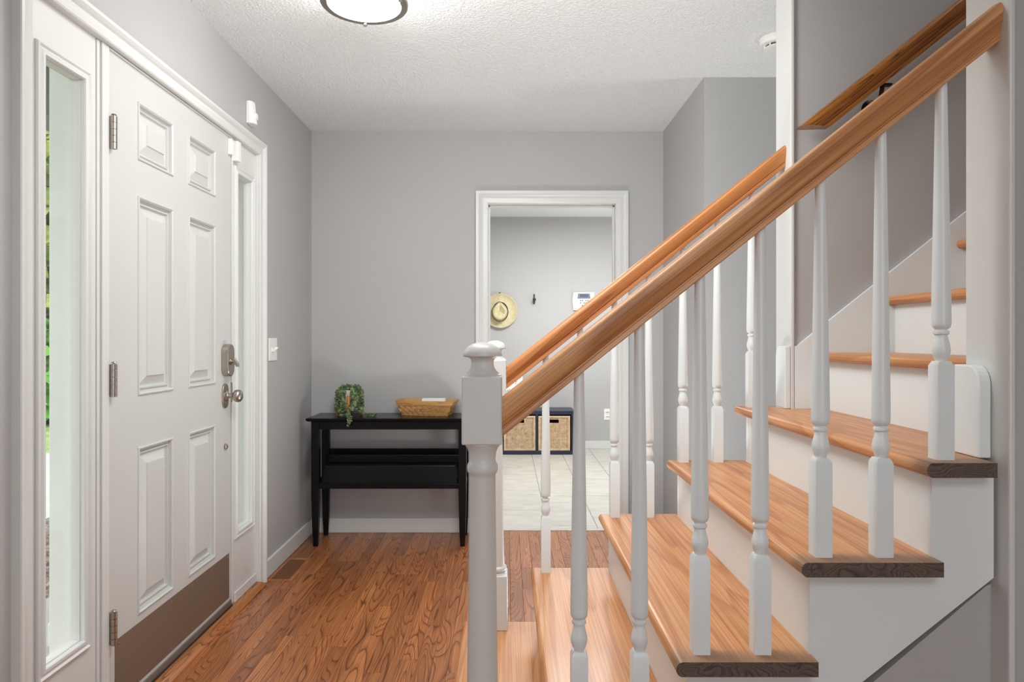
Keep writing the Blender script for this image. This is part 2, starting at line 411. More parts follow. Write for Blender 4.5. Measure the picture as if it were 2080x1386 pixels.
# tile floor
bm = bmesh.new(); bx(bm, -1.3, 2.7, YB + .04, BY + .1, -.06, -.004)
tf = struct(obj('floor_tiles', bm, 'grout'))
bm0 = bmesh.new(); bx(bm0, -.153, .153, -.3035, .3035, -.011, 0)
tme = bpy.data.meshes.new('tile'); bmesh.ops.recalc_face_normals(bm0, faces=bm0.faces); bm0.to_mesh(tme); bm0.free(); tme.materials.append(M['tile'])
for c in range(-4, 8):
    xc = .255 + .31 * c + .155
    if xc < -1.1 or xc > 2.5: continue
    off = {0: 5.506, -1: 5.29, 1: 5.71}.get(c, 5.506 + ((c * .205) % .61))
    y = off - 2 * .611 - .305
    while y < BY + .2:
        lo, hi = y - .3035, y + .3035
        l2, h2 = max(lo, YB + .075), min(hi, BY)
        if h2 - l2 > .03:
            o = bpy.data.objects.new('tile', tme); C.objects.link(o); o.parent = tf
            o.location = (xc, (l2 + h2) / 2, 0); o.scale = (1, (h2 - l2) / .607, 1)
        y += .611
box('trim_threshold', DX0, DX1, YB + .032, YB + .072, -.004, .004, 'tile', bevel=.002)['kind'] = 'structure'

# doorway casing
bm = bmesh.new()
PB = lambda a, z, d: (a, YB - d, z)
prof = [(0, 0), (0, .012), (.006, .016), (.03, .0175), (.042, .015), (.05, .02), (.06, .024), (.074, .024), (.077, .021), (.077, 0)]
casing(bm, DX0, DX1, DZT, prof, PB)
t1 = struct(obj('trim_doorway', bm, 'white', bevel=0))
bm = bmesh.new()
bx(bm, DX0 - .012, DX0, YB, YB + .12, 0, DZT); bx(bm, DX1, DX1 + .012, YB, YB + .12, 0, DZT); bx(bm, DX0 - .012, DX1 + .012, YB, YB + .12, DZT, DZT + .012)
bx(bm, DX0, DX0 + .009, YB + .05, YB + .085, 0, DZT); bx(bm, DX1 - .009, DX1, YB + .05, YB + .085, 0, DZT); bx(bm, DX0, DX1, YB + .05, YB + .085, DZT - .009, DZT)
obj('door_lining', bm, 'white', t1, bevel=.001)
# baseboards
def bb(name, x0, x1, y0, y1, h=.088):
    return struct(box(name, x0, x1, y0, y1, 0, h, 'white', bevel=.004))
bb('baseboard_left', XL, XL + .015, 3.306, YB)
bb('baseboard_left_near', XL, XL + .015, -2.3, 1.628)
bb('baseboard_back', XL + .015, DX0 - .0775, YB - .015, YB)
bb('baseboard_back_right', DX1 + .0775, XR, YB - .015, YB)
bb('baseboard_right', XR - .015, XR, YCOR - .015, YB - .015)
bb('baseboard_passage', XR, 3.2, YCOR - .015, YCOR)

# ------------------------------------------------------------------ entrance unit on the left wall
PLN = -1.195
unit = struct(obj('trim_entrance', (lambda b: (casing(b, 1.689, 3.245, 2.05, [(0, -.02), (0, .010), (.004, .0135), (.022, .0155), (.034, .0125), (.040, .019), (.048, .0255), (.058, .026), (.06, .023), (.06, 0)], lambda a, z, d: (XL + d, a, z)), b)[1])(bmesh.new()), 'white'))
# frame boards: jambs, head, mullions
bm = bmesh.new()
bx(bm, -1.33, XL + .002, 1.662, 1.69, 0, 2.078); bx(bm, -1.33, XL + .002, 3.244, 3.273, 0, 2.078); bx(bm, -1.33, XL + .002, 1.69, 3.244, 2.052, 2.078)
obj('frame_jamb', bm, 'white', unit, bevel=.002)
for ya, yb in ((1.985, 2.047), (2.961, 2.984)):
    bm = bmesh.new(); bx(bm, -1.33, PLN - .004, ya, yb, .018, 2.052)
    bx(bm, PLN - .004, PLN + .004, ya + .002, ya + .015, .03, 2.047)
    if yb - ya > .04: bx(bm, PLN - .004, PLN + .006, ya + .024, yb - .002, .03, 2.05)
    obj('mullion', bm, 'white', unit, bevel=.0018)
bm = bmesh.new(); bx(bm, -1.33, PLN - .02, 2.047, 2.961, 2.043, 2.052)
for i, (z, d) in enumerate(((2.043, .012), (2.0475, .006))): bx(bm, PLN - .004, PLN + d - .006, 2.047, 2.961, z, z + .0045)
obj('head_stop', bm, 'white', unit)
bm = bmesh.new(); prism(bm, [(-1.33, 0), (-1.142, 0), (-1.142, .006), (-1.16, .019), (-1.33, .019)], 'y', 1.69, 3.244)
obj('wood_sill', bm, 'oak', unit)

def sidelight(name, y0, y1, my0, my1):
    mz0, mz1 = .293, 1.935
    bm = bmesh.new()
    ins = .028
    X0, X1 = -1.235, PLN
    bx(bm, X0, X1, y0, my0 + .006, .019, 2.05); bx(bm, X0, X1, my1 - .006, y1, .019, 2.05)
    bx(bm, X0, X1, my0 + .006, my1 - .006, .019, mz0 + .006); bx(bm, X0, X1, my0 + .006, my1 - .006, mz1 - .006, 2.05)
    w = struct(obj(name, bm, 'white'))
    bm = bmesh.new()
    P = lambda a, b, d: (d, a, b)
    rectrings(bm, my0, my1, mz0, mz1, [(0, PLN - .004), (0, PLN + .004), (.002, PLN + .009), (.007, PLN + .011), (.012, PLN + .006), (.016, PLN + .006), (.021, PLN + .010), (.0285, PLN + .010), (.0305, PLN + .006), (.0305, PLN - .006), (.033, PLN - .006), (.034, PLN - .016), (.034, PLN - .03)], P, close=False)
    obj('glazing_bead', bm, 'white', w)
    box('pane', -1.217, -1.213, my0 + .024, my1 - .024, mz0 + .024, mz1 - .024, 'glass', w)
    box('base_strip', PLN, PLN + .008, y0 + .004, y1 - .002, .019, .062, 'white', w, bevel=.003)
    return w
sidelight('window_1', 1.69, 1.985, 1.728, 1.953)
sidelight('window_2', 2.984, 3.244, 2.990, 3.216)

# door
DY0, DY1, DZ0, DZ1 = 2.052, 2.956, .040, 2.045
door = thing('door_1', (PLN, 2.05, 0.0)); struct(door)
cols = [(2.210, 2.4446), (2.561, 2.797)]
rows = [(.2796, .8225), (.990, 1.638), (1.755, 1.944)]
bm = bmesh.new(); DXb = PLN - .044
ys = [DY0, cols[0][0], cols[0][1], cols[1][0], cols[1][1], DY1]; zs = [DZ0, *rows[0], *rows[1], *rows[2], DZ1]
for i in range(5):
    for j in range(7):
        if i in (1, 3) and j in (1, 3, 5): continue
        bx(bm, DXb, PLN, ys[i], ys[i + 1], zs[j], zs[j + 1])
bmesh.ops.remove_doubles(bm, verts=bm.verts, dist=1e-5)
# drop the internal faces between merged blocks
dead = [f for f in bm.faces if all(len(e.link_faces) > 2 for e in f.edges) and abs(f.normal.x) < .5 and not (abs(f.calc_center_median().y - DY0) < 1e-4 or abs(f.calc_center_median().y - DY1) < 1e-4)]
bmesh.ops.delete(bm, geom=dead, context='FACES_ONLY')
obj('door_slab', bm, 'door', door)
for a, b in cols:
    for c, d in rows:
        bm = bmesh.new()
        rectrings(bm, a, b, c, d, [(0, PLN), (.0015, PLN + .0045), (.005, PLN + .0055), (.010, PLN + .001), (.012, PLN - .010), (.017, PLN - .013), (.021, PLN - .007), (.0245, PLN - .006), (.0265, PLN - .0145), (.031, PLN - .0155), (.060, PLN - .003), (.062, PLN + .0005)], lambda a_, b_, d_: (d_, a_, b_))
        obj('raised_panel', bm, 'door', door)
kp = box('kick_plate', PLN, PLN + .0015, 2.082, 2.938, .060, .2517, 'kick', door)
for z in (.073, .238):
    for k in range(6):
        bm = bmesh.new(); lathe(bm, [(.003, PLN + .0015), (.003, PLN + .0025), (.0015, PLN + .0035), (0, PLN + .0036)], 0, 0, 8, 'x', (0, 2.10 + k * .165, z)); obj('screw', bm, 'nickel', kp)
for k, z in enumerate((.155,)):
    pass
box('door_sweep', PLN - .03, PLN + .005, DY0, DY1, .022, .047, 'alu', door, bevel=.002)
box('sweep_gasket', PLN - .03, PLN + .009, DY0, DY1, .0195, .024, 'rubber', door)
for z in (1.794, 1.049, .303):
    hc = PLN + .015
    h = obj('hinge', (lambda b: (bx(b, PLN - .002, hc, 2.046, 2.0505, z - .048, z + .048), b)[1])(bmesh.new()), 'nickel', door)
    bm = bmesh.new()
    for k in range(5):
        zz = z - .050 + k * .020
        lathe(bm, [(.0092, zz + .0008), (.0092, zz + .0192)], 0, 0, 14, 'z', (hc, 2.052, 0))
    lathe(bm, [(.004, z - .05), (.004, z + .052), (.008, z + .053), (.006, z + .056), (0, z + .057)], 0, 0, 12, 'z', (hc, 2.052, 0))
    obj('hinge_knuckle', bm, 'nickel', h, smooth=True)
    box('hinge_leaf', PLN - .001, hc, 2.0535, 2.058, z - .048, z + .048, 'nickel', h)
# deadbolt
def stadium(cy, cz, w, h, n=10):
    p = []
    for k in range(n + 1):
        a = PI * k / n; p.append((cy + w / 2 * math.cos(a), cz + h / 2 - w / 2 + w / 2 * math.sin(a)))
    for k in range(n + 1):
        a = PI + PI * k / n; p.append((cy + w / 2 * math.cos(a), cz - h / 2 + w / 2 + w / 2 * math.sin(a)))
    return p
bm = bmesh.new(); prism(bm, stadium(2.893, 1.083, .068, .137), 'x', PLN, PLN + .030)
db = obj('deadbolt', bm, 'nickel', door, bevel=.004, seg=3)
bm = bmesh.new(); lathe(bm, [(.015, PLN + .03), (.015, PLN + .033), (.007, PLN + .034), (.007, PLN + .04)], 0, 0, 20, 'x', (0, 2.893, 1.078))
obj('turn_collar', bm, 'nickel', db, smooth=True)
bm = bmesh.new(); prism(bm, [(PLN + .036, 1.088), (PLN + .045, 1.092), (PLN + .060, 1.070), (PLN + .062, 1.056), (PLN + .052, 1.055), (PLN + .036, 1.074)], 'y', 2.887, 2.899)
obj('thumb_turn', bm, 'nickel', db, bevel=.003, seg=3)
bm = bmesh.new(); prism(bm, stadium(2.893, .932, .058, .104), 'x', PLN, PLN + .007)
kb = obj('knob_plate', bm, 'nickel', door, bevel=.002)
bm = bmesh.new(); lathe(bm, [(.022, PLN + .007), (.021, PLN + .011), (.013, PLN + .015), (.010, PLN + .022), (.010, PLN + .034), (.016, PLN + .038), (.024, PLN + .045), (.0275, PLN + .055), (.026, PLN + .064), (.019, PLN + .072), (.009, PLN + .0755), (0, PLN + .076)], 0, 0, 28, 'x', (0, 2.893, .932))
obj('door_knob', bm, 'nickel', kb, smooth=True)
bm = bmesh.new(); lathe(bm, [(.006, PLN), (.012, PLN + .003), (.012, PLN + .008), (.006, PLN + .012), (0, PLN + .0125)], 0, 0, 20, 'x', (0, 2.896, .717))
obj('door_button', bm, 'nickel', door, smooth=True)
box('strike_plate', PLN - .004, PLN + .005, 2.9575, 2.965, .90, .985, 'nickel', door)

# contact sensor, motion detector, switch
cs = thing('door_sensor', (PLN, 2.95, 1.97), 'small white two-piece contact sensor at top corner of front door', 'sensor')
box('magnet_block', PLN, PLN + .016, 2.925, 2.950, 1.965, 2.033, 'plastic', cs, bevel=.002)
box('sensor_block', PLN, PLN + .028, 2.968, 3.004, 1.948, 2.035, 'plastic', cs, bevel=.003)
md = thing('motion_detector', (XL, 3.12, 2.15), 'white curved motion detector on grey wall above front door casing', 'detector')
bm = bmesh.new()
prism(bm, [(XL, 3.098), (XL + .020, 3.098), (XL + .034, 3.108), (XL + .040, 3.128), (XL + .034, 3.148), (XL + .020, 3.158), (XL, 3.158)], 'z', 2.155, 2.258)
for v in bm.verts:
    if v.co.z > 2.2: v.co.x = XL + (v.co.x - XL) * .72
obj('housing', bm, 'plastic', md, bevel=.004, seg=3)
box('lens_window', XL + .030, XL + .0415, 3.116, 3.140, 2.178, 2.205, 'plastic', md, bevel=.002)
sw = thing('light_switch', (XL, 3.45, 1.1), 'cream double toggle light switch on grey wall beside front door casing', 'switch')
box('face_plate', XL, XL + .006, 3.388, 3.504, 1.063, 1.178, 'plastic', sw, bevel=.003)
for yc, up in ((3.423, -1), (3.469, 1)):
    bm = bmesh.new(); prism(bm, [(XL + .006, 1.1105), (XL + .006, 1.1295), (XL + .022, 1.1255 + .008 * up), (XL + .022, 1.1165 + .008 * up)], 'y', yc - .005, yc + .005)
    obj('toggle', bm, 'plastic', sw, bevel=.001)

# floor vent
vt = thing('floor_vent', (-1.10, 3.46, 0), 'slatted wooden floor vent beside the left baseboard', 'vent')
bm = bmesh.new()
vx0, vx1, vy0, vy1 = -1.160, -1.040, 3.30, 3.64
for a in ((vx0, vx1, vy0, vy0 + .022), (vx0, vx1, vy1 - .022, vy1), (vx0, vx0 + .012, vy0 + .022, vy1 - .022), (vx1 - .018, vx1, vy0 + .022, vy1 - .022)):
    bx(bm, *a, 0, .004)
obj('vent_frame', bm, 'oak', vt)
box('vent_shade_sheet', vx0 + .012, vx1 - .018, vy0 + .022, vy1 - .022, 0.0, .0008, 'rubber', vt)  # flat black sheet standing in for the shade below the slats
k = 0; y = vy0 + .027
while y < vy1 - .028:
    o = box('slat', vx0 + .012, vx1 - .018, y, y + .0065, .0008, .0036, 'ventwood', vt); y += .0145

# ------------------------------------------------------------------ staircase
R_ = .188; RUN = .2365; YT0, YT1 = 1.2877, 2.378
XN = lambda k: .320 + RUN * (k - 3)
ZT = lambda k: R_ * k
st = thing('staircase', (.4, 1.83, 0), 'staircase with varnished wood treads, white risers and open white stringer', 'staircase')
def noseprof(x0, x1, zt, th=.028):
    p = [(x1, zt - th), (x0 + .010, zt - th)]
    for k in range(1, 8):
        a = -PI / 2 - PI * k / 8
        p.append((x0 + .012 + .012 * math.cos(a), zt - th / 2 + th / 2 * math.sin(a)))
    p += [(x0 + .012, zt), (x1, zt)]
    return p
SK = .0
for k in range(1, 12):
    bm = bmesh.new()
    x0 = XN(k); x1 = x0 + RUN + .032
    y0, y1 = (YT0, YT1) if k <= 5 else (YN2 + .0145, 2.2795)
    if k == 5:
        f0, f1, s = prism(bm, noseprof(x0, .926, ZT(k)), 'y', YT0, YT1)
        bx(bm, .926, x1, YN2 + .001, YF - .001, ZT(k) - .028, ZT(k))
    else:
        f0, f1, s = prism(bm, noseprof(x0, x1, ZT(k)), 'y', y0, y1)
    if k <= 5:
        f0.material_index = 1; f1.material_index = 1
    obj('tread', bm, ['pine', 'endgrain'], st)
    # riser under this tread
    yy0, yy1 = (1.3385, 2.3245) if k <= 5 else (YN2 + .0145, 2.2795)
    box('riser', x0 + .0305, x0 + .046, yy0, yy1, ZT(k - 1), ZT(k) - .028, 'stairwhite', st)
def stringer(y0, y1):
    bm = bmesh.new()
    # stepped boards as convex pieces so that the end faces stay clean
    def zb(x): return max(0.0, .71 + .795 * (x - .941))
    top = []
    pts = []
    xs = []
    for k in range(1, 6):
        xa = XN(k) + .030; xb = (XN(k + 1) + .030) if k < 5 else .943
        zt = ZT(k) - .0285
        cuts = [xa, xb]
        xz = .941 - .71 / .795
        if xa < xz < xb: cuts = [xa, xz, xb]
        for u, v in zip(cuts, cuts[1:]):
            prism(bm, [(u, zb(u)), (v, zb(v)), (v, zt), (u, zt)], 'y', y0, y1)
    bmesh.ops.remove_doubles(bm, verts=bm.verts, dist=1e-5)
    return obj('stringer', bm, 'stairwhite', st)
stringer(1.322, 1.338); stringer(2.325, 2.345)
# skirt boards against both stairwell walls
def skirt(y0, y1):
    bm = bmesh.new()
    zt = lambda x: 1.140 + .795 * (x - .958)
    pts = [(.951, .9405), (1.06, .9405)]
    pts = [(.9625, .9405), (1.075, .9405), (3.2, .9405 + .795 * (3.2 - 1.075)), (3.2, zt(3.2)), (.990, zt(.990)), (.975, 1.152), (.9625, 1.148)]
    # clear of the treads: board simply runs behind their ends
    prism(bm, pts, 'y', y0, y1)
    return obj('skirt_board', bm, 'stairwhite', st)
skirt(2.2800, YF - .0005); skirt(YN2 + .0005, YN2 + .014)
# end caps of the two stairwell walls and their plinths
for nm, ya, yb, z1 in (('trim_stair_wall_far', YF - .015, YF2 + .003, ZC), ('trim_stair_wall_near', YN - .002, YN2 + .003, ZC)):
    struct(box(nm, XR - .001, XR + .012, ya, yb, 0, z1, 'white', bevel=.004))
def plinth(y0, y1, ybend, nm):
    bm = bmesh.new()
    zt = 1.122
    r = .03; p = []
    if nm == 'near':   # rounded at the camera side
        p = [(y1, .9405), (y1, zt), (y0 + r, zt)] + [(y0 + r - r * math.sin(PI / 2 * k / 6), zt - r * 1.3 + r * 1.3 * math.cos(PI / 2 * k / 6)) for k in range(1, 7)] + [(y0, .9405)]
        prism(bm, p, 'x', .924, XR - .0015)
    else:
        zt = 1.150
        p = [(y0, .9405), (y0, zt), (y1 - r, zt)] + [(y1 - r + r * math.sin(PI / 2 * k / 6), zt - r * 1.3 + r * 1.3 * math.cos(PI / 2 * k / 6)) for k in range(1, 7)] + [(y1, .9405)]
        prism(bm, p, 'x', .930, XR - .0015)
    obj('plinth_block', bm, 'stairwhite', st, bevel=.003)
plinth(1.336, 1.412, 0, 'near'); plinth(2.2805, 2.362, 0, 'far')

# ------------------------------------------------------------------ railings
def baluster_bm(H):
    bm = bmesh.new(); hw = .016; hb = .182
    vs = []
    for z, s in ((0, hw), (hb, hw), (hb + .009, hw * .72)):
        vs.append([bm.verts.new((sx * s, sy * s, z)) for sx, sy in ((-1, -1), (1, -1), (1, 1), (-1, 1))])
    bm.faces.new(vs[0])
    for A, B in zip(vs, vs[1:]):
        for k in range(4): bm.faces.new((A[k], A[(k + 1) % 4], B[(k + 1) % 4], B[k]))
    bm.faces.new(vs[2])
    prof = [(.0105, hb + .004), (.0105, hb + .010), (.0135, hb + .018), (.0158, hb + .026), (.0162, hb + .032), (.0150, hb + .040), (.0125, hb + .050), (.0110, hb + .057), (.0108, hb + .060),
            (.0135, hb + .0615), (.0142, hb + .0645), (.0135, hb + .0675), (.0108, hb + .069), (.0108, hb + .071), (.0150, hb + .0745), (.0168, hb + .080), (.0170, hb + .086), (.0168, hb + .12)]
    z0 = hb + .12
    for k in range(1, 9):
        u = k / 8; prof.append((.0168 + (.0098 - .0168) * u, z0 + (H - z0) * u))
    lathe(bm, prof, n=20)
    return bm
# handrail section: (half width, height) going up one side
RP = [(.0190, 0), (.0212, .002), (.0212, .0105), (.0185, .0118), (.0182, .0135), (.0200, .0145), (.0222, .0175), (.0250, .026), (.0275, .038), (.0285, .046), (.0278, .0505), (.0245, .0550), (.0185, .0582), (.0095, .0596), (0, .060)]
def rail_bm(yc, x0, x1, zb0, vthick=.0757, sc=1.0, cut=None, rpy=1.0):
    """zb0: bottom height at x=0; vertical section scaled so the thickness is vthick"""
    ring = [(w * rpy, h) for w, h in RP] + [(-w * rpy, h) for w, h in reversed(RP[:-1])]
    k = vthick / .060
    bm = bmesh.new(); A = []; B = []
    for w, h in ring:
        hv = h * k
        xa = x0 if cut is None else (cut - zb0 - hv) / SL
        A.append(bm.verts.new((xa, yc + w, zb0 + SL * xa + hv))); B.append(bm.verts.new((x1, yc + w, zb0 + SL * x1 + hv)))
    n = len(A)
    for i in range(n): bm.faces.new((A[i], A[(i + 1) % n], B[(i + 1) % n], B[i]))
    bm.faces.new(A); bm.faces.new(B[::-1]); return bm
def newel(parent, cx, cy):
    z0 = ZT(1)
    bm = bmesh.new(); hb = .043
    bx(bm, cx - hb, cx + hb, cy - hb, cy + hb, z0, z0 + .185)
    nb = obj('newel_post', bm, 'white', parent, bevel=.003)
    bm = bmesh.new()
    lathe(bm, [(.040, .371), (.040, .376), (.034, .378), (.036, .383), (.040, .388), (.0395, .394), (.035, .398), (.033, .400), (.0325, .41), (.0305, .48), (.0280, .66), (.0265, .80), (.0255, .905), (.0262, .912), (.0290, .915), (.0300, .920), (.0300, .927), (.0285, .932), (.0262, .935), (.0255, .942), (.0268, .953), (.0300, .962), (.0330, .966), (.0335, .969), (.036, .970), (.036, .975)], n=36, base=(cx, cy, 0))
    obj('newel_shaft', bm, 'white', nb, smooth=True)
    h = .0385
    box('newel_block', cx - h, cx + h, cy - h, cy + h, .9725, 1.103, 'white', nb, bevel=.003)
    bm = bmesh.new()
    lathe(bm, [(.0372, 1.103), (.0372, 1.1045), (.0325, 1.1065), (.0315, 1.1085), (.0290, 1.1105), (.0262, 1.1135), (.0232, 1.119), (.0218, 1.125), (.0220, 1.131), (.0240, 1.1355), (.0285, 1.1385), (.0350, 1.1395), (.0378, 1.1415), (.0380, 1.144), (.0366, 1.149), (.0335, 1.1545), (.0280, 1.1600), (.0200, 1.1645), (.0100, 1.1675), (0, 1.1683)], n=40, base=(cx, cy, 0))
    obj('newel_cap', bm, 'white', nb, smooth=True)
def railing(yc, dx, newx, zoff, label, mat, xend):
    t = thing('stair_railing', (0, yc, 0), label, 'railing')
    newel(t, newx, yc)
    obj('handrail', rail_bm(yc, newx + .0387, xend, .9929 + zoff, .0757), mat, t, smooth=True)
    for i in range(-2, 5):
        xb = .377 + .1178 * i + dx
        k = {-2: 2, -1: 2, 0: 3, 1: 3, 2: 4, 3: 4, 4: 5}[i]
        H = .9929 + zoff + SL * xb - ZT(k) + .006
        obj('baluster', baluster_bm(H), 'stairwhite', t, at=(xb, yc, ZT(k)), smooth=True)
    return t
railing(1.3325, 0, -.047, 0.0, 'nearest stair railing with white turned balusters, mushroom-cap newel and worn wooden handrail', 'rail', XR - .0012)
railing(2.3445, -.007, -.040, .011, 'farther stair railing parallel behind the nearest one, white balusters under reddish handrail', 'railfar', XR - .0012)
# wall handrail
wr = thing('wall_handrail', (1.0, YF, 1.85), 'golden oak handrail fixed to the dark grey stairwell wall', 'handrail')
obj('rail', rail_bm(2.222, 0, 3.0, 1.0275, .080, cut=1.862, rpy=.95), 'railwall', wr, smooth=True)
for xb in (1.222, 2.2):
    zb = 1.0275 + SL * xb
    bm = bmesh.new(); lathe(bm, [(.030, YF), (.030, YF - .004), (.018, YF - .010), (.009, YF - .014)], 0, 0, 20, 'y', (xb, 0, zb - .055))
    rb = obj('bracket', bm, 'bronze', wr, smooth=True)
    bm = bmesh.new(); tube(bm, [(xb, YF - .010, zb - .055), (xb, YF - .045, zb - .052), (xb, 2.230, zb - .035), (xb, 2.222, zb - .012), (xb, 2.222, zb)], .007, 10)
    bx(bm, xb - .028, xb + .028, 2.212, 2.232, zb - .004, zb + .002)
    obj('bracket_arm', bm, 'bronze', rb, smooth=True)

# ------------------------------------------------------------------ ceiling things
LX, LY = -.492, 2.362
cl = thing('ceiling_light', (LX, LY, ZC), 'round flush ceiling light with lit frosted glass and nickel ring', 'ceiling light')
bm = bmesh.new(); lathe(bm, [(.135, ZC), (.135, ZC - .008), (.128, ZC - .012), (.0, ZC - .012)], n=40, base=(LX, LY, 0)); obj('ceiling_plate', bm, 'nickel', cl, smooth=True)
bm = bmesh.new(); lathe(bm, [(0, ZC - .013), (.122, ZC - .013), (.1225, ZC - .095), (.118, ZC - .1015), (.08, ZC - .106), (0, ZC - .108)], n=48, base=(LX, LY, 0)); obj('glass_drum', bm, 'lampglass', cl, smooth=True)
bm = bmesh.new()
n = 48; pr = [(.1265, ZC - .080), (.147, ZC - .080), (.150, ZC - .084), (.150, ZC - .1), (.147, ZC - .104), (.1265, ZC - .104)]
rg = [[bm.verts.new((LX + r * math.cos(2 * PI * k / n), LY + r * math.sin(2 * PI * k / n), z)) for k in range(n)] for r, z in pr]
for i in range(len(rg)):
    A, B = rg[i], rg[(i + 1) % len(rg)]
    for k in range(n): bm.faces.new((A[k], A[(k + 1) % n], B[(k + 1) % n], B[k]))
obj('ring', bm, 'nickel', cl, smooth=True)
for k in range(3):
    a = 2 * PI * k / 3 + 1.75; px, py = LX + .1385 * math.cos(a), LY + .1385 * math.sin(a)
    bm = bmesh.new(); lathe(bm, [(.004, ZC - .012), (.004, ZC - .104), (.0075, ZC - .1045), (.008, ZC - .109), (.005, ZC - .114), (0, ZC - .116)], n=12, base=(px, py, 0)); obj('finial_rod', bm, 'nickel', cl, smooth=True)
sd = thing('smoke_detector', (1.135, 2.86, ZC), 'white round smoke detector on the ceiling beside the stairwell wall trim', 'smoke detector')
bm = bmesh.new(); lathe(bm, [(.072, ZC), (.072, ZC - .014), (.069, ZC - .027), (.060, ZC - .031), (.0, ZC - .031)], n=36, base=(1.135, 2.86, 0)); obj('housing', bm, 'plastic', sd, smooth=True)
bm = bmesh.new(); lathe(bm, [(.046, ZC - .031), (.046, ZC - .040), (0, ZC - .0401)], n=30, base=(1.135, 2.86, 0)); obj('vent_recess', bm, 'darkplastic', sd, smooth=True)
bm = bmesh.new()
for k in range(10):
    a = 2 * PI * k / 10; c, s = math.cos(a), math.sin(a)
    tube(bm, [(1.135 + .053 * c, 2.86 + .053 * s, ZC - .030), (1.135 + .053 * c, 2.86 + .053 * s, ZC - .042)], .004, 6)
lathe(bm, [(.055, ZC - .040), (.055, ZC - .044), (.040, ZC - .046), (0, ZC - .046)], n=30, base=(1.135, 2.86, 0))
obj('grille_cap', bm, 'plastic', sd)

# ------------------------------------------------------------------ console table
TX0, TX1, TY0, TY1, TZ = -1.126, -.202, 3.822, 4.118, .727
tb = thing('console_table', (-.66, 3.97, 0), 'black lacquered console table with slanted rack against the grey wall', 'table')
bm = bmesh.new(); pr = [(0, 0), (.004, -.012), (.010, -.017), (.014, -.019)]
rectrings(bm, TX0, TX1, TY0, TY1, [(.016, TZ - .020), (.006, TZ - .017), (.001, TZ - .010), (0, TZ - .004), (.004, TZ)], lambda a, b, d: (a, b, d))
bm.faces.new([v for v in bm.verts[:4]] if False else [list(bm.verts)[i] for i in (3, 2, 1, 0)])
obj('table_top', bm, 'black', tb)
LGX = ((-1.101, -1.057), (-.271, -.227)); LGY = ((3.845, 3.885), (4.065, 4.100))
for xa, xb in LGX:
    for ya, yb in LGY:
        bm = bmesh.new(); cxm = (xa + xb) / 2
        vs = []
        for z, ins in ((0, .009), (.10, .004), (.30, 0), (TZ - .02, 0)):
            vs.append([bm.verts.new(p) for p in ((xa + ins, ya + ins, z), (xb - ins, ya + ins, z), (xb - ins, yb - ins, z), (xa + ins, yb - ins, z))])
        bm.faces.new(vs[0]); bm.faces.new(vs[-1])
        for A, B in zip(vs, vs[1:]):
            for k in range(4): bm.faces.new((A[k], A[(k + 1) % 4], B[(k + 1) % 4], B[k]))
        obj('leg', bm, 'black', tb, bevel=.002)
xi0, xi1 = -1.0575, -.2705
box('apron', xi0, xi1, 3.850, 3.868, .662, TZ - .02, 'black', tb, bevel=.001)
box('apron', xi0, xi1, 4.078, 4.094, .662, TZ - .02, 'black', tb, bevel=.001)
for xa, xb in ((-1.095, -1.078), (-.25, -.233)):
    box('side_apron', xa, xb, 3.8855, 4.0645, .662, TZ - .02, 'black', tb)
    box('side_rail', xa, xb, 3.8855, 4.0645, .327, .36, 'black', tb)
box('lower_rail', xi0, xi1, 3.850, 3.868, .327, .356, 'black', tb, bevel=.0015)
box('lower_shelf', xi0, xi1, 3.868, 4.094, .333, .345, 'black', tb)
bm = bmesh.new()
a = [(xi0 + .006, 3.870), (xi1 - .006, 3.870), (xi1 - .006, 4.05), (xi0 + .006, 4.05)]
b_ = [(xi0 + .006, 3.888), (xi1 - .006, 3.888), (xi1 - .006, 4.05), (xi0 + .006, 4.05)]
b_ = [(xi0 + .022, 3.885), (xi1 - .022, 3.885), (xi1 - .022, 4.05), (xi0 + .022, 4.05)]
va = [bm.verts.new((p[0], p[1], .3455)) for p in a]; vb = [bm.verts.new((p[0], p[1], .452)) for p in b_]
bm.faces.new(va[::-1]); bm.faces.new(vb)
for k in range(4): bm.faces.new((va[k], va[(k + 1) % 4], vb[(k + 1) % 4], vb[k]))
obj('slanted_bin', bm, 'black', tb, bevel=.003)
box('rack_rail', xi0, xi1, 3.972, 3.986, .4525, .497, 'black', tb, bevel=.002)
box('rack_floor', xi0, xi1, 3.986, 4.078, .4525, .462, 'black', tb)
box('back_rail', xi0, xi1, 4.078, 4.094, .345, .517, 'black', tb, bevel=.002)

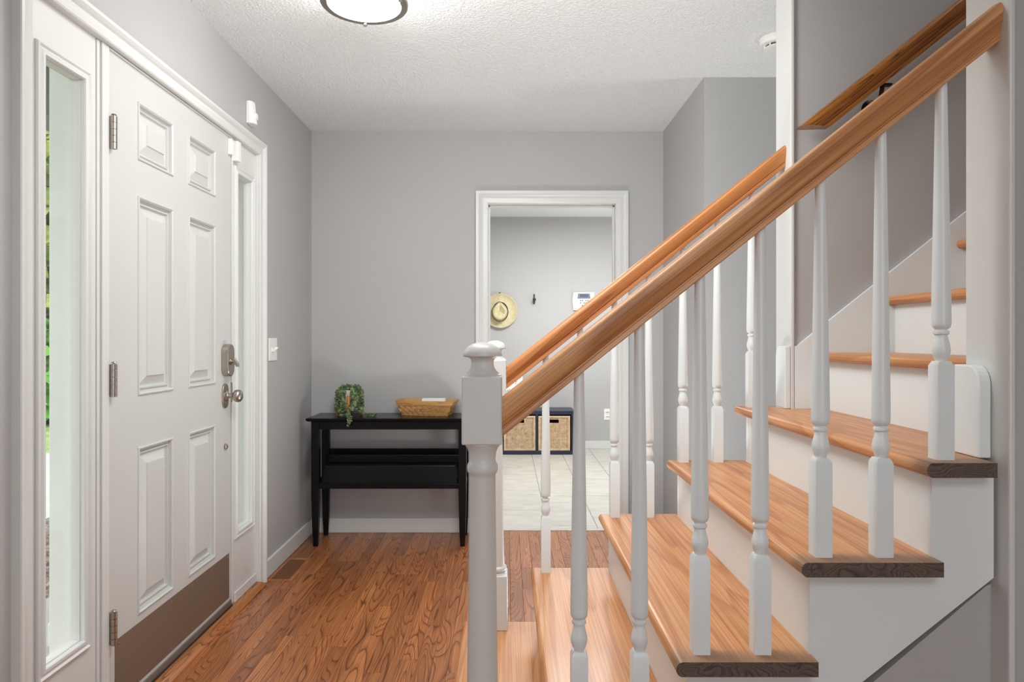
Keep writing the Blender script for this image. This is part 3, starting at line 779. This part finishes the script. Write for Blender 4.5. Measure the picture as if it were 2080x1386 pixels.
# ------------------------------------------------------------------ woven basket on the table
bk = thing('splint_basket', (-.47, 4.02, TZ), 'shallow woven wood basket holding paper on the black table', 'basket')
BX0, BX1, BY0, BY1 = -.606, -.331, 3.968, 4.076
fl = .030
def brect(h):   # rectangle at height fraction 0..1
    return (BX0 - fl * h, BX1 + fl * 1.3 * h, BY0 - fl * h, BY1 + fl * .6 * h)
z0b = TZ; z1b = TZ + .0875
bm = bmesh.new(); bx(bm, BX0, BX1, BY0, BY1, z0b + .0005, z0b + .006); obj('basket_base', bm, 'basketwood', bk)
def wallring(h0, h1, out, th, nm, wav=None, nx=11, ny=5, phase=0, parent=bk):
    bm = bmesh.new()
    def ringpts(h, off):
        x0, x1, y0, y1 = brect(h); P = []
        for i in range(nx): P.append((x0 + (x1 - x0) * i / nx, y0, 0, -1, i))
        for i in range(ny): P.append((x1, y0 + (y1 - y0) * i / ny, 1, 0, i + nx))
        for i in range(nx): P.append((x1 - (x1 - x0) * i / nx, y1, 0, 1, i + nx + ny))
        for i in range(ny): P.append((x0, y1 - (y1 - y0) * i / ny, -1, 0, i + 2 * nx + ny))
        Q = []
        for (x, y, a, b, i) in P:
            o = off + (wav * (1 if (i + phase) % 2 else -1) if wav else 0)
            Q.append((x + a * o, y + b * o, z0b + .003 + (z1b - z0b - .003) * h))
        return Q
    L = [[bm.verts.new(p) for p in ringpts(h, o)] for h, o in ((h0, out), (h1, out), (h1, out + th), (h0, out + th))]
    n = len(L[0])
    for i in range(4):
        A, B = L[i], L[(i + 1) % 4]
        for k in range(n): bm.faces.new((A[k], A[(k + 1) % n], B[(k + 1) % n], B[k]))
    return obj(nm, bm, 'basketwood', parent)
for r, (h0, h1) in enumerate(((.03, .22), (.24, .44), (.46, .66))):
    wallring(h0, h1, 0, .0018, 'weave_band', .0034, 18, 6, r % 2)
wallring(.68, 1.0, .0035, .003, 'rim_band'); wallring(.70, .98, -.004, .003, 'inner_rim_band')
def stave(px, py, a, b):
    bm = bmesh.new(); x0, x1, y0, y1 = brect(0); X0, X1, Y0, Y1 = brect(.97)
    def pt(u, h):
        c = brect(h); return u
    w = .0125
    vs = []
    for h in (0, .97):
        c = brect(h)
        if b: cx_ = c[0] + (c[1] - c[0]) * px; cy_ = c[2] if b < 0 else c[3]; d = [(cx_ - w, cy_), (cx_ + w, cy_)]
        else: cy_ = c[2] + (c[3] - c[2]) * py; cx_ = c[0] if a < 0 else c[1]; d = [(cx_, cy_ - w), (cx_, cy_ + w)]
        z = z0b + .003 + (z1b - z0b - .003) * h
        vs.append([bm.verts.new((p[0] + a * o, p[1] + b * o, z)) for o in (-.0006, .0006) for p in d])
    A, B = vs
    for f in ((A[0], A[1], B[1], B[0]), (A[2], A[3], B[3], B[2]), (A[0], A[2], B[2], B[0]), (A[1], A[3], B[3], B[1])): bm.faces.new(f)
    bm.faces.new((A[0], A[1], A[3], A[2])); bm.faces.new((B[0], B[1], B[3], B[2]))
    obj('stave', bm, 'basketwood', bk)
for i in range(9):
    for s in (-1, 1): stave((i + .5) / 9, 0, 0, s)
for i in range(3):
    for s in (-1, 1): stave(0, (i + .5) / 3, s, 0)
bk.rotation_euler = (0, 0, math.radians(-10))
pp = thing('paper_stack', (-.435, 4.0, TZ + .0065), 'white stack of paper cards standing inside the woven basket', 'papers', 'papers')
del pp['group']
for i, (dy, dz, dx) in enumerate(((0, 0, 0), (.022, .003, .004), (.044, -.002, -.003))):
    bm = bmesh.new()
    prism(bm, [(3.985 + dy, TZ + .0068), (3.999 + dy, TZ + .0068), (4.022 + dy, TZ + .093 + dz), (4.008 + dy, TZ + .093 + dz)], 'x', -.497 + dx, -.365 + dx)
    obj('card_bundle', bm, 'paper', pp)

# ------------------------------------------------------------------ trailing plant in stand
PX, PY = -.915, 3.985
pt_ = thing('potted_plant', (PX, PY, TZ), 'trailing green plant in pale pot on orange wooden legs, left on black table', 'plant')
bm = bmesh.new(); pz0 = TZ + .030; pz1 = TZ + .150
lathe(bm, [(0, pz0), (.050, pz0), (.058, pz0 + .01), (.060, pz1), (.055, pz1), (.054, pz1 - .012), (0, pz1 - .012)], n=32, base=(PX, PY, 0)); obj('pot', bm, 'pot', pt_, smooth=True)
bm = bmesh.new(); lathe(bm, [(0, pz1 - .0119), (.0535, pz1 - .0119), (.02, pz1 - .006), (0, pz1 - .005)], n=24, base=(PX, PY, 0)); obj('soil', bm, 'soil', pt_)
for k in range(4):
    a = 2 * PI * k / 4 + PI * 1.5 + .12
    lx, ly = PX + .069 * math.cos(a), PY + .069 * math.sin(a)
    bm = bmesh.new(); lathe(bm, [(.0065, TZ), (.0088, TZ + .07), (.0088, TZ + .118), (.007, TZ + .121), (0, TZ + .121)], n=12, base=(lx, ly, 0)); obj('stand_leg', bm, 'standwood', pt_, smooth=True)
bm = bmesh.new()
for a in (0, PI / 2):
    a += .12; c, s = math.cos(a) * .068, math.sin(a) * .068
    tube(bm, [(PX - c, PY - s, TZ + .022), (PX + c, PY + s, TZ + .022)], .006, 6)
obj('stand_cross', bm, 'standwood', pt_)
fo = bmesh.new(); rp = random.Random(3)
def bead(p, s, d):
    d = d.normalized(); u = d.cross(Vector((.3, .5, .8))).normalized(); w = d.cross(u)
    m0 = fo.verts.new(p); ring = [fo.verts.new(p + d * s * .55 + (u * math.cos(2 * PI * k / 4) + w * math.sin(2 * PI * k / 4)) * s * .38) for k in range(4)]; m1 = fo.verts.new(p + d * s)
    for k in range(4): fo.faces.new((m0, ring[(k + 1) % 4], ring[k])); fo.faces.new((m1, ring[k], ring[(k + 1) % 4]))
def strand(pts, step=.0062, s=.0125, spread=1.0):
    pts = [Vector(p) for p in pts]
    for a, b in zip(pts, pts[1:]):
        L = (b - a).length; n = max(1, int(L / step)); dd = (b - a).normalized()
        for i in range(n):
            p = a + (b - a) * (i / n)
            for q in range(3):
                v = Vector((rp.uniform(-1, 1), rp.uniform(-1, 1), rp.uniform(-.8, .8))) * spread + dd * .25
                if v.length < .2: continue
                bead(p, s * rp.uniform(.7, 1.15), v)
TT = TZ + .004
for k in range(54):   # crown and drops all around the rim
    a = 2 * PI * k / 54 + rp.uniform(-.1, .1)
    if abs(math.atan2(math.sin(a + PI / 2 - .12), math.cos(a + PI / 2 - .12))) < .24 or False: continue
    r0 = rp.uniform(.01, .04); r1 = .066 + rp.uniform(0, .010)
    c, s = math.cos(a), math.sin(a); top = pz1 + rp.uniform(.008, .026)
    zl = TT + .012 + rp.uniform(0, .075)
    if rp.random() < .35: zl = TT + .006
    pts = [(PX + r0 * c, PY + r0 * s, pz1 - .004), (PX + .045 * c, PY + .045 * s, top), (PX + r1 * c, PY + r1 * s, pz1 - .012)]
    z = pz1 - .04; rr = r1
    while z > zl:
        rr += rp.uniform(-.002, .0035); pts.append((PX + rr * c, PY + rr * s, z)); z -= .03
    strand(pts)
for k in range(26):
    a = rp.uniform(0, 2 * PI); r = rp.uniform(0, .05); strand([(PX + r * math.cos(a), PY + r * math.sin(a), pz1), (PX + r * math.cos(a) * 1.2, PY + r * math.sin(a) * 1.2, pz1 + rp.uniform(.012, .022))])
strand([(PX + .055, PY - .02, TT + .06), (PX + .075, PY - .03, TT + .02), (PX + .10, PY - .035, TT + .008), (PX + .14, PY - .04, TT + .007), (PX + .172, PY - .05, TT + .005)], s=.0135)
strand([(PX + .055, PY - .05, TT + .03), (PX + .085, PY - .045, TT + .006), (PX + .12, PY - .055, TT + .005), (PX + .165, PY - .062, TT + .005)], s=.0125)
strand([(PX + .02, PY - .062, TT + .09), (PX + .018, PY - .085, TT + .02), (PX + .022, PY - .12, TT + .007), (PX + .028, TY0 - .004, TT + .005), (PX + .032, TY0 - .012, TT - .02), (PX + .034, TY0 - .012, TT - .05)], s=.0125)
strand([(PX + .0, PY - .062, TT + .07), (PX + .005, PY - .09, TT + .01), (PX + .03, PY - .13, TT + .006), (PX + .042, TY0 - .006, TT + .002), (PX + .044, TY0 - .012, TT - .03)], s=.012)
strand([(PX - .04, PY - .05, TT + .05), (PX - .045, PY - .07, TT + .012), (PX - .02, PY - .09, TT + .006), (PX + .01, PY - .11, TT + .006)], s=.012)
strand([(PX - .066, PY - .02, TT + .07), (PX - .08, PY - .03, TT + .03), (PX - .082, PY - .03, TT + .01)], s=.011)
f_ = obj('foliage', fo, 'leaf', pt_); f_['kind'] = 'stuff'

# ------------------------------------------------------------------ mud room things
sh = thing('cube_shelf', (.307, 7.09, 0), 'low navy blue cube shelf with two open cubes in the far room', 'shelf')
SX0, SX1, SY0, SY1, SZ = -.078, .692, 6.905, 7.272, .443
TH = .038; box('top_board', SX0, SX1, SY0, SY1, SZ - TH, SZ, 'navy', sh, bevel=.0015); box('bottom_board', SX0, SX1, SY0, SY1, 0, TH, 'navy', sh, bevel=.0015)
box('side_board', SX0, SX0 + TH, SY0, SY1, TH, SZ - TH, 'navy', sh, bevel=.0015); box('side_board', SX1 - TH, SX1, SY0, SY1, TH, SZ - TH, 'navy', sh, bevel=.0015)
mx_ = (SX0 + SX1) / 2; box('divider', mx_ - .009, mx_ + .009, SY0 + .002, SY1, TH, SZ - TH, 'navy', sh); box('back_board', SX0 + TH, SX1 - TH, SY1 - .008, SY1, TH, SZ - TH, 'navy', sh)
for i, (xa, xb) in enumerate(((SX0 + TH + .010, mx_ - .014), (mx_ + .014, SX1 - TH - .010))):
    z0, z1 = TH, SZ - TH - .014
    w = thing('wicker_basket', ((xa + xb) / 2, 7.08, z0), ['pale wicker basket in left cube of the navy shelf', 'pale wicker basket in right cube of the navy shelf'][i], 'basket', 'wicker baskets in the navy cube shelf')
    ya = SY0 + .012; yb = SY1 - .03
    xm = (xa + xb) / 2; hz0, hz1 = z1 - .072, z1 - .036
    bm = bmesh.new()   # body with a hand hole
    for a in ((xa, xm - .048, z0, z1), (xm + .048, xb, z0, z1), (xm - .048, xm + .048, z0, hz0), (xm - .048, xm + .048, hz1, z1)):
        bx(bm, a[0], a[1], ya + .006, ya + .012, a[2], a[3])
    bx(bm, xa, xa + .006, ya + .012, yb, z0, z1); bx(bm, xb - .006, xb, ya + .012, yb, z0, z1); bx(bm, xa, xb, yb, yb + .006, z0, z1); bx(bm, xa, xb, ya + .012, yb, z0, z0 + .006)
    obj('basket_body', bm, 'wickerdark', w)
    bm = bmesh.new()
    for a in ((xa + .042, xm - .05, z0 + .012, z1 - .012), (xm + .05, xb - .042, z0 + .012, z1 - .012), (xm - .05, xm + .05, z0 + .012, hz0 - .004)): bx(bm, a[0], a[1], ya + .0042, ya + .006, a[2], a[3])
    obj('weave_backing', bm, 'wicker', w)
    bm = bmesh.new(); nn = 38
    for k in range(nn):   # horizontal strands woven in and out
        z = z0 + .016 + (z1 - z0 - .04) * k / (nn - 1)
        pts = []
        segs = [(xa + .006, xb - .006)] if not (hz0 < z < hz1) else [(xa + .006, xm - .049), (xm + .049, xb - .006)]
        for s0, s1 in segs:
            m_ = max(4, int((s1 - s0) / .018)); pts = [(s0 + (s1 - s0) * j / m_, ya + .003 + (.0018 if (j + k) % 2 else -.0018), z) for j in range(m_ + 1)]
            tube(bm, pts, .0030, 4, False)
    wv = obj('weave', bm, 'wicker', w); wv['kind'] = 'stuff'
    bm = bmesh.new()
    for k in range(15):
        x_ = xa + .022 + (xb - xa - .044) * k / 14
        if abs(x_ - xm) < .05: bx(bm, x_ - .003, x_ + .003, ya + .0015, ya + .005, z0 + .012, hz0)
        else: bx(bm, x_ - .003, x_ + .003, ya + .0015, ya + .005, z0 + .012, z1 - .012)
    wv = obj('weave_upright', bm, 'wicker', w); wv['kind'] = 'stuff'
    bm = bmesh.new(); rectrings(bm, xa, xb, z0, z1, [(0, ya + .008), (0, ya - .002), (.004, ya - .005), (.016, ya - .005), (.020, ya - .001), (.020, ya + .006)], lambda a, b, d: (a, d, b), close=False)
    obj('border', bm, 'wicker', w)
    bm = bmesh.new(); rectrings(bm, xm - .053, xm + .053, hz0 - .006, hz1 + .006, [(0, ya + .004), (0, ya - .001), (.006, ya - .001), (.006, ya + .012)], lambda a, b, d: (a, d, b), close=False)
    obj('handle_hole_rim', bm, 'wicker', w)

# straw hat: brim and crown face the room
HX, HZ, HY = -.068, 1.470, BY - .028
hat = thing('straw_hat', (HX, HY, HZ), 'pale straw hat with black band hanging on the far room wall', 'hat')
bm = bmesh.new(); n = 48
def ovl(a, r, tall): return (r * math.cos(a), r * tall * math.sin(a))
prof = [(.182, .000, 1.0), (.184, -.003, 1.0), (.178, -.007, 1.0), (.160, .004, 1.0), (.135, .007, 1.02), (.100, .006, 1.12), (.086, .000, 1.18)]
back = [(.182, .000, 1.0), (.160, .010, 1.0), (.135, .013, 1.02), (.100, .012, 1.12), (.086, .008, 1.18)]
def loops(pr):
    return [[bm.verts.new((HX + ovl(2 * PI * k / n, r, tl)[0], HY + h + .010 * math.cos(4 * PI * k / n) * (r / .18), HZ + ovl(2 * PI * k / n, r, tl)[1] - (.006 if r < .12 else 0))) for k in range(n)] for r, h, tl in pr]
for pr in (prof, back):
    Ls = loops(pr)
    for A, B in zip(Ls, Ls[1:]):
        for k in range(n): bm.faces.new((A[k], A[(k + 1) % n], B[(k + 1) % n], B[k]))
obj('brim', bm, 'straw', hat, smooth=True)
def egg(a, s):   # pointed at the top
    sn = math.sin(a); w = 1 - .42 * max(0, sn) ** 1.6
    return (.083 * s * math.cos(a) * w, .100 * s * sn)
bm = bmesh.new(); rings = []
for s, h in ((1.04, 0), (1.0, -.022), (.97, -.055), (.93, -.083), (.84, -.096), (.66, -.098), (.45, -.088), (.22, -.080), (.02, -.078)):
    ring = []
    for k in range(n):
        a = 2 * PI * k / n; e = egg(a, s); dy = 0
        if s < .9: dy = -.016 * abs(math.sin(1.5 * (a - PI / 2))) * (1 - abs(s - .6))
        ring.append(bm.verts.new((HX - .004 + e[0], HY + .004 + h + dy * .8, HZ - .008 + e[1])))
    rings.append(ring)
for A, B in zip(rings, rings[1:]):
    for k in range(n): bm.faces.new((A[k], A[(k + 1) % n], B[(k + 1) % n], B[k]))
bm.faces.new(rings[-1])
obj('crown', bm, 'straw', hat, smooth=True)
bm = bmesh.new(); rings = []
for s, h in ((1.045, .0), (1.065, -.004), (1.05, -.024), (1.01, -.026)):
    rings.append([bm.verts.new((HX - .004 + egg(2 * PI * k / n, s)[0] + (.004 if -.9 < math.sin(2 * PI * k / n) < .7 and math.cos(2 * PI * k / n) > .3 else 0), HY + .003 + h, HZ - .008 + egg(2 * PI * k / n, s)[1])) for k in range(n)])
for A, B in zip(rings, rings[1:]):
    for k in range(n): bm.faces.new((A[k], A[(k + 1) % n], B[(k + 1) % n], B[k]))
obj('hat_band', bm, 'darkplastic', hat, smooth=True)
def hook(x, z, label, reach=1.0):
    t = thing('wall_hook', (x, BY, z), label, 'hook')
    box('back_plate', x - .0085, x + .0085, BY - .006, BY, z - .055, z + .050, 'darkplastic', t, bevel=.002)
    bm = bmesh.new(); tube(bm, [(x, BY - .005, z - .020), (x, BY - .030 * reach, z - .040), (x, BY - .048 * reach, z - .032), (x, BY - .052 * reach, z - .012)], [.009, .010, .011, .012], 10)
    if reach == 1: lathe(bm, [(0, z - .018), (.015, z - .012), (.019, z - .0), (.014, z + .010), (0, z + .014)], n=14, base=(x, BY - .052, -.008))
    obj('hook_arm', bm, 'darkplastic', t, smooth=True)
hook(-.073, 1.618, 'black wall hook mostly hidden by the hanging straw hat', .2)
hook(.294, 1.600, 'bare black wall hook between straw hat and keypad')
kx0, kx1, kz0, kz1 = .705, .935, 1.475, 1.668
kp_ = thing('alarm_keypad', (.82, BY, 1.57), 'white alarm keypad with grey display on the far room wall', 'keypad')
bm = bmesh.new(); prism(bm, [(kx0 + .004, kz0 + .002), (kx1 - .004, kz0 + .002), (kx1 + .006, kz0 + .10), (kx1 - .006, kz1), (kx0 + .006, kz1), (kx0 - .006, kz0 + .10)], 'y', BY - .028, BY); obj('housing', bm, 'plastic', kp_, bevel=.005, seg=3)
bm = bmesh.new(); prism(bm, [(.752, 1.600), (.893, 1.600), (.885, 1.654), (.760, 1.654)], 'y', BY - .031, BY - .028); dsp = obj('display_bezel', bm, 'greyplastic', kp_, bevel=.001)
M['lcd'] = paint('blue_grey_lcd', rgb(88, 98, 122), 0.2, 0, 10)
box('lcd', .780, .868, BY - .0325, BY - .031, 1.615, 1.645, 'lcd', dsp)
for r in range(4):
    for c in range(5):
        if r == 3 and c in (0, 4): continue
        box('key', .780 + c * .0195, .780 + c * .0195 + .0125, BY - .031, BY - .028, 1.572 - r * .026, 1.572 - r * .026 + .014, ['greyplastic', 'greyplastic', 'pot'][(r + c) % 3], kp_)
for c in range(3): box('indicator', .722 + c * .018, .731 + c * .018, BY - .0305, BY - .028, 1.492, 1.498, 'greyplastic', kp_)
ot = thing('wall_outlet', (1.065, BY, .37), 'white electrical outlet low on the far room wall', 'outlet')
box('face_plate', 1.040, 1.115, BY - .006, BY, .305, .425, 'plastic', ot, bevel=.003)
for z in (.340, .388):
    bm = bmesh.new(); prism(bm, stadium(1.0775, z, .034, .030, 8), 'y', BY - .0085, BY - .006); oo = obj('socket', bm, 'plastic', ot)
    for dx in (-.007, .007): box('slot', 1.0775 + dx - .0012, 1.0775 + dx + .0012, BY - .0092, BY - .0085, z - .005, z + .006, 'darkplastic', oo)
# lettered board standing on the shelf
sg = thing('lettered_sign', (.01, 7.2, SZ), 'white board with dark script letters standing on the navy shelf', 'sign')
bm = bmesh.new(); prism(bm, [(7.175, SZ + .0005), (7.190, SZ + .0005), (7.262, SZ + .37), (7.247, SZ + .37)], 'x', -.17, .170)
obj('board', bm, 'plastic', sg, bevel=.003)
def letter(s, x, z, size, shear=.25):
    cu = bpy.data.curves.new('letters', 'FONT'); cu.body = s; cu.size = size; cu.extrude = .0008; cu.shear = shear; cu.offset = -.0006
    tmp = bpy.data.objects.new('tmp', cu); C.objects.link(tmp)
    dg = bpy.context.evaluated_depsgraph_get(); me = bpy.data.meshes.new_from_object(tmp.evaluated_get(dg))
    bpy.data.objects.remove(tmp)
    sl = math.atan2(.072, .37)
    me.transform(Matrix.Translation((0, 0, 0)) @ Matrix.Rotation(PI / 2 - sl, 4, 'X'))
    yy = 7.175 + (z - SZ) * .072 / .37 - .0012
    me.transform(Matrix.Translation((x - sg.location.x, yy - sg.location.y, z - sg.location.z)))
    me.materials.append(M['darkplastic']); o = bpy.data.objects.new('lettering', me); C.objects.link(o); o.parent = sg
letter('al', -.006, .612, .052, .4); letter('T', .074, .688, .052, .35); letter('c', .130, .748, .050, .4)

# ------------------------------------------------------------------ outside
bm = bmesh.new(); bx(bm, -2.35, -1.345, .2, 4.6, -.45, -.15); struct(obj('porch_floor', bm, 'concrete', bevel=.01))
bm = bmesh.new(); bx(bm, -2.75, -1.345, .2, 4.6, 2.75, 2.9); bx(bm, -2.75, -2.55, .2, 4.6, 2.42, 2.75); struct(obj('porch_ceiling', bm, 'porchdark'))
bm = bmesh.new(); bx(bm, -2.3, -1.345, 4.05, 4.2, -.14, 2.74); struct(obj('wall_porch', bm, 'siding'))
pc = thing('porch_column', (-1.75, 3.1, -.15), 'pale green-white square porch column seen through the left sidelight', 'column')
box('column_shaft', -1.968, -1.62, 2.95, 3.28, -.05, 2.75, 'porchpaint', pc, bevel=.006); box('column_base', -1.972, -1.60, 2.93, 3.30, -.15, -.05, 'porchpaint', pc, bevel=.006)
bm = bmesh.new(); bx(bm, -40, -1.345, -10, 45, -.6, -.40); o = obj('lawn', bm, 'grass'); tag(o, 'green lawn seen beyond the path outside', 'lawn', kind='stuff')
bm = bmesh.new(); rg_ = random.Random(5)
bx(bm, -3.95, -2.36, .2, 9, -.40, -.385)
for i in range(2600):
    x_ = rg_.uniform(-3.9, -2.4); y_ = rg_.uniform(2.5, 6.5); s_ = rg_.uniform(.012, .028)
    h_ = s_ * rg_.uniform(.5, .9); p = [bm.verts.new((x_ + s_ * rg_.uniform(.7, 1.2) * math.cos(q * PI / 2 + i), y_ + s_ * math.sin(q * PI / 2 + i), -.386)) for q in range(4)]
    tp = bm.verts.new((x_, y_, -.386 + h_))
    for q in range(4): bm.faces.new((p[q], p[(q + 1) % 4], tp))
o = obj('gravel_bed', bm, 'gravel'); tag(o, 'mixed gravel bed between porch and path outside', 'gravel', kind='stuff')
bm = bmesh.new(); bx(bm, -6.2, -3.96, -6, 30, -.40, -.375); struct(obj('path', bm, 'concrete'))
def clump(name, label, cat, cx, cy, rx, ry, h, n, s, mat, z0=-.4, group=None):
    t = thing(name, (cx, cy, z0), label, cat, group)
    bm = bmesh.new(); r = random.Random(int(cx * 100))
    for i in range(n):
        u, v = r.uniform(0, 2 * PI), r.random() ** .5; zz = r.random()
        k = (1 - (2 * zz - 1) ** 4) ** .5 * .6 + .4
        p = Vector((cx + rx * v * k * math.cos(u), cy + ry * v * k * math.sin(u), z0 + .15 + h * zz))
        d = Vector((r.uniform(-1, 1), r.uniform(-1, 1), r.uniform(-1, 1))).normalized(); e = d.orthogonal().normalized(); ss = s * r.uniform(.6, 1.4)
        a_, b2, c_, d_ = p - e * ss * .5, p + d * ss * .45, p + e * ss * .5, p - d * ss * .5
        bm.faces.new([bm.verts.new(q) for q in (a_, b2, c_, d_)])
    o = obj('foliage', bm, mat, t); o['kind'] = 'stuff'
    bm = bmesh.new(); lathe(bm, [(.09, z0), (.06, z0 + h * .5), (.02, z0 + h * .9)], n=8, base=(cx, cy, 0)); obj('trunk', bm, 'soil', t)
clump('garden_tree', 'tall yellow-green tree behind the shrub, seen through the left sidelight', 'tree', -10.0, 15.2, 2.3, 2.3, 6.0, 5200, .32, 'hedge')
clump('leafy_shrub', 'bright green leafy shrub seen through the left sidelight', 'shrub', -8.4, 12.6, .7, .7, 1.7, 900, .28, 'shrub')
